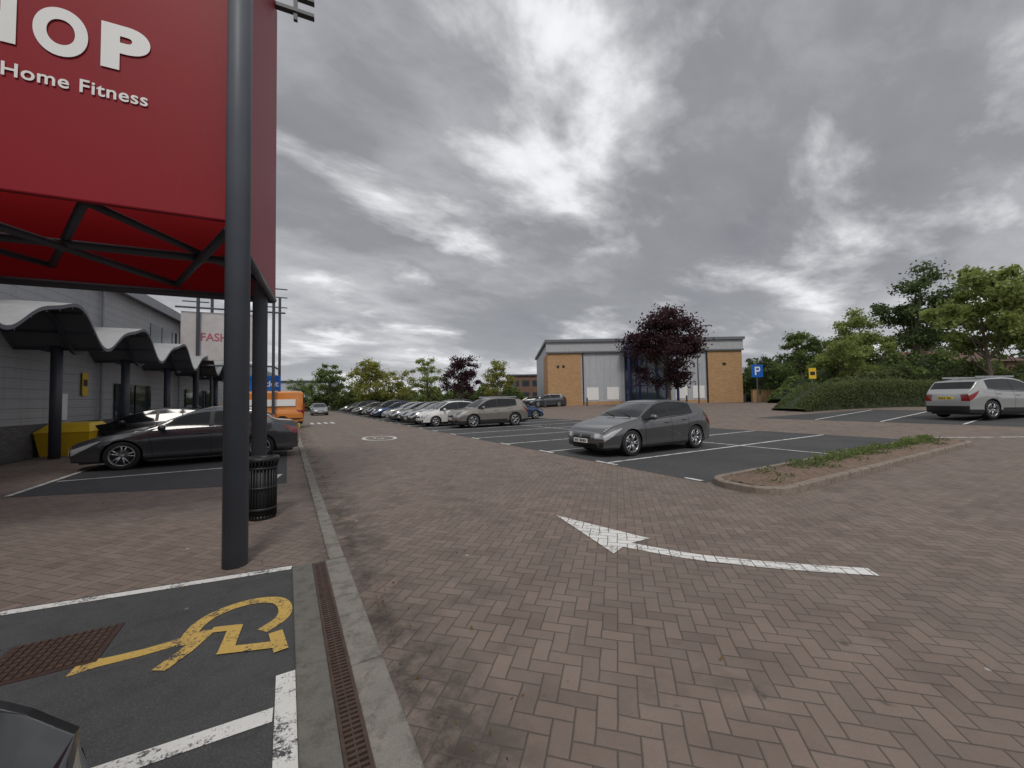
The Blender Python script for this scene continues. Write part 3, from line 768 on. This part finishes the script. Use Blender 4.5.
b=empty('litter_bin',(-.29,6.34,.004)); mb=MB()
mb.lathe([(.14,0),(.15,.02),(.15,.78),(.0,.78)],(0,0,0),'z',28,0)
mb.lathe([(.0,.0),(.165,.0),(.165,.05),(.155,.05)],(0,0,0),'z',28,0)
for i in range(26):
    a=2*math.pi*i/26; c,s=math.cos(a),math.sin(a)
    mb.tube((.165*c,.165*s,.03),(.17*c,.17*s,.68),.010,n=6); mb.tube((.17*c,.17*s,.68),(.20*c,.20*s,.80),.010,n=6)
mb.lathe([(.205,.77),(.215,.79),(.205,.82),(.16,.825),(.15,.79)],(0,0,0),'z',28,0)
for z in (.12,.40,.66): mb.lathe([(.172,z),(.182,z+.005),(.182,z+.03),(.172,z+.035)],(0,0,0),'z',28,0)
mb.make('slatted_bin',[M['black']],b,smooth=True)

c2=empty('shop_sign_canopy',(-.7,26.8,0),R(-6)); mb=MB()
for p in ((0,0),(-3.6,0),(0,2.6),(-3.6,2.6)): mb.tube((p[0],p[1],0),(p[0],p[1],8.4),.08,n=14)
mb.tube((-4.6,0,6.9),(.6,0,6.9),.05); mb.tube((-4.6,0,3.7),(0,0,3.7),.05); mb.tube((0,0,3.7),(0,2.6,3.7),.05)
for q in (7.2,7.8,8.3): mb.box(-.5,.7,-.04,.04,q,q+.05); mb.box(-4.3,-3.1,-.04,.04,q,q+.05)
mb.make('frame',[M['dsteel']],c2)
mb=MB(); mb.box(-4.4,-.9,.15,.25,4.0,6.7); mb.make('sign_panel',[simple('pale_sign',(.50,.48,.48),.5)],c2)
text('FASHION',(-1.2,.14,5.1),.62,simple('sign_red',(.40,.10,.13),.5),c2,bold=.01,sx=.9)
mb=MB(); mb.box(-1.6,.3,.6,.7,2.3,3.2,0); mb.make('blue_sign',[M['blue']],c2)
text('Outlet',(.2,.59,2.55),.5,M['white'],c2,bold=.008)

# ------------------------------------------------------------------ retail unit on the left
st=empty('retail_store',(-7.0,16.5,0),R(-6))
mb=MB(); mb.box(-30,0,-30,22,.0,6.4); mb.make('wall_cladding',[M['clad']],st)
mb=MB(); mb.box(-.01,.05,-30,22,0,1.02); mb.make('brick_plinth',[M['plinth']],st)
mb=MB(); mb.box(-30.2,.35,-30,22.2,6.41,6.75); mb.make('eaves',[M['roofrib']],st)
mb=MB(); mb.box(.35,.40,-30,22.2,6.35,6.78); mb.make('gutter',[simple('gutter_grey',(.30,.32,.34),.5)],st)
mb=MB(); mb.box(-25,-.3,22,60,0,6.0); mb.make('wall_far_unit',[M['clad']],st)
mb=MB()
for yy in (9.6,11.0,12.4,13.8): mb.box(.0,.03,yy,yy+1.25,4.5,5.7,0)
for yy in (6.2,8.0,14.5,16.5,18.5): mb.box(.05,.08,yy,yy+1.6,.1,2.5,0)
mb.make('windows',[M['winglass']],st)
mb=MB(); mb.box(.06,.08,3.85,4.2,1.95,2.8,0); mb.box(.081,.085,3.9,4.15,2.3,2.55,2); mb.box(.06,.08,2.6,3.0,1.1,2.0,1)
mb.make('wall_notices',[M['yellow'],M['white'],M['black']],st)
mb=MB()
for yy in (-6,5.0,13.2,21): mb.tube((.12,yy,.1),(.12,yy,6.38),.05,n=10)
mb.make('downpipes',[simple('gutter_grey',(.30,.32,.34),.5)],st)
colx=.95; per=4.15; y0=.55
mb=MB()
for i in range(-4,6):
    yy=y0+i*per; mb.tube((colx,yy,0),(colx,yy,3.45),.13,n=18); mb.tube((colx,yy,3.2),(.0,yy,3.45),.06)
mb.make('canopy_columns',[M['dsteel']],st,smooth=True)
def wz(t):
    ph=2*math.pi*(t-y0-.35)/per
    return 3.86-.48*math.cos(ph)-.14*math.cos(2*ph+.9)
vs=[];fs=[];ix=[];T=np.arange(y0-4*per,y0+5*per+.01,.12)
for t in T:
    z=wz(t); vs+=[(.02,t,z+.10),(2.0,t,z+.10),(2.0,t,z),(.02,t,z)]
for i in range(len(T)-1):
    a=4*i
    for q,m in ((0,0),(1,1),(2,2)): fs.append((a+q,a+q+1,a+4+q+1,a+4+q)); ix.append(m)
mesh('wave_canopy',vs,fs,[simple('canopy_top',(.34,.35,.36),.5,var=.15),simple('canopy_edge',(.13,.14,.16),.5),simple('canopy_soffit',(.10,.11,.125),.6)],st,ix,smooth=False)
vs=[];fs=[]
for t in T:
    z=wz(t); vs+=[(1.25,t,z-.13),(1.25,t,z-.004),(1.33,t,z-.004),(1.33,t,z-.13)]
for i in range(len(T)-1):
    a=4*i
    for q in range(4): fs.append((a+q,a+(q+1)%4,a+4+(q+1)%4,a+4+q))
mesh('canopy_beam',vs,fs,M['dsteel'],st)
mb=MB()
for i in range(-30,40):
    t=y0+i*.52
    if t<T[0] or t>T[-1]: continue
    z=wz(t); mb.box(.03,1.98,t-.02,t+.02,z-.06,z-.003)
mb.make('canopy_ribs',[M['dsteel']],st)
gb=empty('grit_bin',(-6.0,18.2,.01),R(-10))
vs=[(-.5,-.4,0),(.5,-.4,0),(.5,.4,0),(-.5,.4,0),(-.58,-.48,.62),(.58,-.48,.62),(.58,.48,.62),(-.58,.48,.62),(-.6,-.5,.64),(.6,-.5,.64),(.6,.5,.68),(-.6,.5,.68),(-.42,-.2,.88),(.42,-.2,.88),(.42,.4,.90),(-.42,.4,.90)]
fs=[(0,1,5,4),(1,2,6,5),(2,3,7,6),(3,0,4,7),(4,5,9,8),(5,6,10,9),(6,7,11,10),(7,4,8,11),(8,9,13,12),(9,10,14,13),(10,11,15,14),(11,8,12,15),(12,13,14,15)]
o=mesh('bin_body',vs,fs,M['yellow'],gb); bb=o.modifiers.new('b','BEVEL'); bb.width=.03; bb.segments=2; o.scale=(1.15,1.15,1.15)

# ------------------------------------------------------------------ retail building, centre
bx,by=at(50,4.6)
rb=empty('retail_building',(bx,by,.55),R(-30))
Lb=25.0
mb=MB(); mb.box(0.02,Lb-.02,.1,22,0,8.45); mb.make('shell',[M['clad2']],rb)
mb=MB()
for a,b in ((0,4.3),(20.6,Lb)): mb.box(a,b,0,.3,0,6.75,0)
mb.box(-.02,.3,.3,6,0,6.75,0); mb.make('brick_panels',[M['tan']],rb)
mb=MB(); mb.box(4.3,20.6,.02,.1,0,.5,0); mb.make('base_course',[M['tan']],rb)
mb=MB(); mb.box(-.3,Lb+.3,-.35,22,8.15,8.5,0); mb.box(-.15,Lb+.15,-.12,.1,6.95,8.15,1); mb.box(-.2,Lb+.2,-.2,.1,6.76,6.95,0)
mb.make('fascia',[simple('fascia_dark',(.14,.15,.165),.5),simple('fascia_light',(.40,.41,.43),.5)],rb)
mb=MB()
for a in (5.0,7.6,16.4,18.6): mb.box(a,a+1.5,.06,.1,.7,2.3,0)
mb.make('poster_panels',[M['white']],rb)
mb=MB(); mb.box(9.9,15.6,-.02,.1,0,6.7,0)
for a in (9.9,11.3,12.7,14.1,15.5): mb.box(a,a+.12,-.09,-.02,0,6.7,1)
for q in (2.4,4.5): mb.box(9.9,15.6,-.07,-.02,q,q+.1,1)
mb.make('glazed_entrance',[M['winglass'],M['bluecol']],rb)
mb=MB()
for a in (9.9,11.2,14.6,15.9): mb.tube((a,-1.8,0),(a,-1.8,7.6),.16,n=14)
mb.box(9.4,16.4,-2.1,-.36,7.0,7.35); mb.make('entrance_columns',[M['bluecol']],rb)
mb=MB()
for a in (1.2,1.9,): mb.box(a,a+.3,-.06,0,4.9,5.2)
mb.box(22.5,22.9,-.06,0,4.9,5.2)
for a in (4.5,20.4): mb.box(a,a+.12,-.1,.02,0,6.76)
mb.make('wall_lights',[M['black']],rb)
lw=empty('low_brick_wall',(*at(49,30.2),.6),R(-30)); mb=MB(); mb.box(0,5.4,0,.35,0,1.5,0); mb.box(-.04,5.44,-.04,.39,1.5,1.58,0); mb.make('wall',[M['tan']],lw)
for l in (2,7,12,19,26):
    x,y=at(47,l+2); b=empty('bollard',(x,y,H(x))); mb=MB(); mb.lathe([(.1,0),(.1,.95),(.08,1.0),(0,1.02)],n=12); mb.make('post',[M['dsteel']],b,smooth=True)
d=empty('brick_office_building',(*at(95,-1),.5),R(-28)); mb=MB(); mb.box(0,26,0,12,0,6.6,0); mb.box(-.3,26.3,-.3,12.3,6.6,7.0,2)
for i in range(10):
    for z in (1.2,4.1): mb.box(1+i*2.5,2.7+i*2.5,-.05,0,z,z+1.4,1)
mb.make('building',[M['brown'],M['winglass'],M['dsteel']],d)
d=empty('distant_warehouse',(*at(112,-70),0),R(-20)); mb=MB(); mb.box(0,16,0,12,0,7.4,0); mb.box(-.2,16.2,-.2,12.2,7.4,8.0,1); mb.make('building',[M['clad2'],M['dsteel']],d)
d=empty('brick_house',(*at(50,52),1.0),R(-30)); mb=MB(); mb.box(0,14,0,9,0,4.3,0); mb.make('walls',[M['brown']],d)
mesh('roof',[(-.4,-.4,4.3),(14.4,-.4,4.3),(14.4,9.4,4.3),(-.4,9.4,4.3),(1,4.5,6.2),(13,4.5,6.2)],[(0,1,5,4),(2,3,4,5),(1,2,5),(3,0,4)],simple('roof_tile',(.12,.07,.055),.8,var=.3),d)
def post_sign(name,d,l,hh,draw):
    x,y=at(d,l); e=empty(name,(x,y,H(x)),R(-30)); mb=MB(); mb.tube((0,0,0),(0,0,hh),.06,n=10,mi=0); draw(mb); return mb.make('sign',[M['steel'],M['blue'],M['white'],M['yellow'],M['black']],e)
def dp(mb):
    mb.box(-.65,.65,-.1,-.06,2.95,4.4,1); mb.box(-.28,-.12,-.11,-.1,3.2,4.15,2); mb.box(-.12,.3,-.11,-.1,4.0,4.15,2); mb.box(-.12,.3,-.11,-.1,3.6,3.75,2); mb.box(.2,.34,-.11,-.1,3.75,4.0,2)
post_sign('parking_sign',45,28.3,4.4,dp)
def dy(mb):
    mb.box(-.3,.3,-.1,-.06,2.2,3.1,3); mb.box(-.2,.2,-.11,-.1,2.5,2.8,4)
post_sign('information_sign',33,25.4,3.1,dy)
def lampc(d,l,hh,rot):
    x,y=at(d,l); e=empty('street_lamp',(x,y,H(x)),rot); mb=MB(); mb.tube((0,0,0),(0,0,hh),.09,.05,10); mb.tube((0,0,hh),(1.2,0,hh+.25),.035,.03,8); mb.box(1.1,1.75,-.12,.12,hh+.2,hh+.3)
    mb.make('column',[M['steel']],e)
lampc(46,22.0,9.0,R(-30)); lampc(75,-30,9,R(-30)); lampc(80,-18,9,R(150))

# ------------------------------------------------------------------ sky, sun, camera
w=NT('World',world=True); sc.world=w.m
tc=w.n('ShaderNodeTexCoord'); sp=w.n('ShaderNodeSeparateXYZ'); w.l(tc.outputs['Generated'],sp.inputs[0])
zc=w.math('ADD',w.math('MAXIMUM',sp.outputs[2],0.0),.22)
cb=w.n('ShaderNodeCombineXYZ'); w.l(w.math('DIVIDE',sp.outputs[0],zc),cb.inputs[0]); w.l(w.math('DIVIDE',sp.outputs[1],zc),cb.inputs[1])
mp=w.n('ShaderNodeMapping'); w.l(cb.outputs[0],mp.inputs[0]); mp.inputs['Rotation'].default_value=(0,0,R(-30)); mp.inputs['Scale'].default_value=(.62,1.0,1); mp.inputs['Location'].default_value=(2.4,9.3,0)
v=mp.outputs[0]
big=w.noise(v,.75,3,.5,.3); mid=w.noise(v,2.0,7,.57,.25); fine=w.noise(v,6.0,7,.6,.2)
bil=w.math('ABSOLUTE',w.math('SUBTRACT',w.math('MULTIPLY',mid,2.0),1.0))
f=w.math('ADD',w.math('ADD',w.math('MULTIPLY',big,.55),w.math('MULTIPLY',mid,.40)),w.math('ADD',w.math('MULTIPLY',fine,.13),w.math('MULTIPLY',bil,-.20)))
cc=w.ramp(f,[(.38,(.97,.975,.985)),(.43,(.76,.765,.785)),(.47,(.56,.565,.585)),(.51,(.405,.41,.43)),(.56,(.27,.275,.295)),(.64,(.215,.22,.24))])
hz=w.math('POWER',w.math('SUBTRACT',1.0,w.math('MAXIMUM',sp.outputs[2],0.0)),9.0)
cc=w.mix(w.math('MULTIPLY',hz,.42),cc,(.76,.78,.81))
sky=w.n('ShaderNodeTexSky',sky_type='NISHITA'); sky.sun_disc=False; sky.sun_elevation=R(52); sky.sun_rotation=R(200)
b1=w.n('ShaderNodeBackground'); w.l(sky.outputs[0],b1.inputs[0]); b1.inputs[1].default_value=.1
b2=w.n('ShaderNodeBackground'); w.l(cc,b2.inputs[0]); b2.inputs[1].default_value=1.08
cov=w.ramp(f,[(.34,.75),(.42,.97)])
mx=w.n('ShaderNodeMixShader'); w.l(cov,mx.inputs[0]); w.l(b1.outputs[0],mx.inputs[1]); w.l(b2.outputs[0],mx.inputs[2])
o=w.n('ShaderNodeOutputWorld'); w.l(mx.outputs[0],o.inputs[0])
sun=bpy.data.lights.new('sun','SUN'); sun.energy=1.5; sun.angle=R(14); sun.color=(1,.95,.88)
so=bpy.data.objects.new('sun',sun); sc.collection.objects.link(so)
el,az=R(52),R(200); dirv=Vector((math.sin(az)*math.cos(el),math.cos(az)*math.cos(el),math.sin(el)))
so.rotation_euler=dirv.to_track_quat('Z','Y').to_euler(); so.location=(0,0,30)

cam=bpy.data.cameras.new('camera'); co=bpy.data.objects.new('camera',cam); sc.collection.objects.link(co)
cam.sensor_width=36; cam.lens=390/1024*36; cam.clip_start=.05; cam.clip_end=6000
th,p,r=R(30.0),R(2.2),R(1.0)
fwd=Vector((math.sin(th)*math.cos(p),math.cos(th)*math.cos(p),math.sin(p))); rt=Vector((math.cos(th),-math.sin(th),0)); up=rt.cross(fwd)
rt2=rt*math.cos(r)-up*math.sin(r); up2=up*math.cos(r)+rt*math.sin(r)
co.matrix_world=Matrix(((rt2.x,up2.x,-fwd.x,0),(rt2.y,up2.y,-fwd.y,0),(rt2.z,up2.z,-fwd.z,1.55),(0,0,0,1)))
sc.camera=co
sc.view_settings.view_transform='Standard'; sc.view_settings.look='None'; sc.view_settings.exposure=0
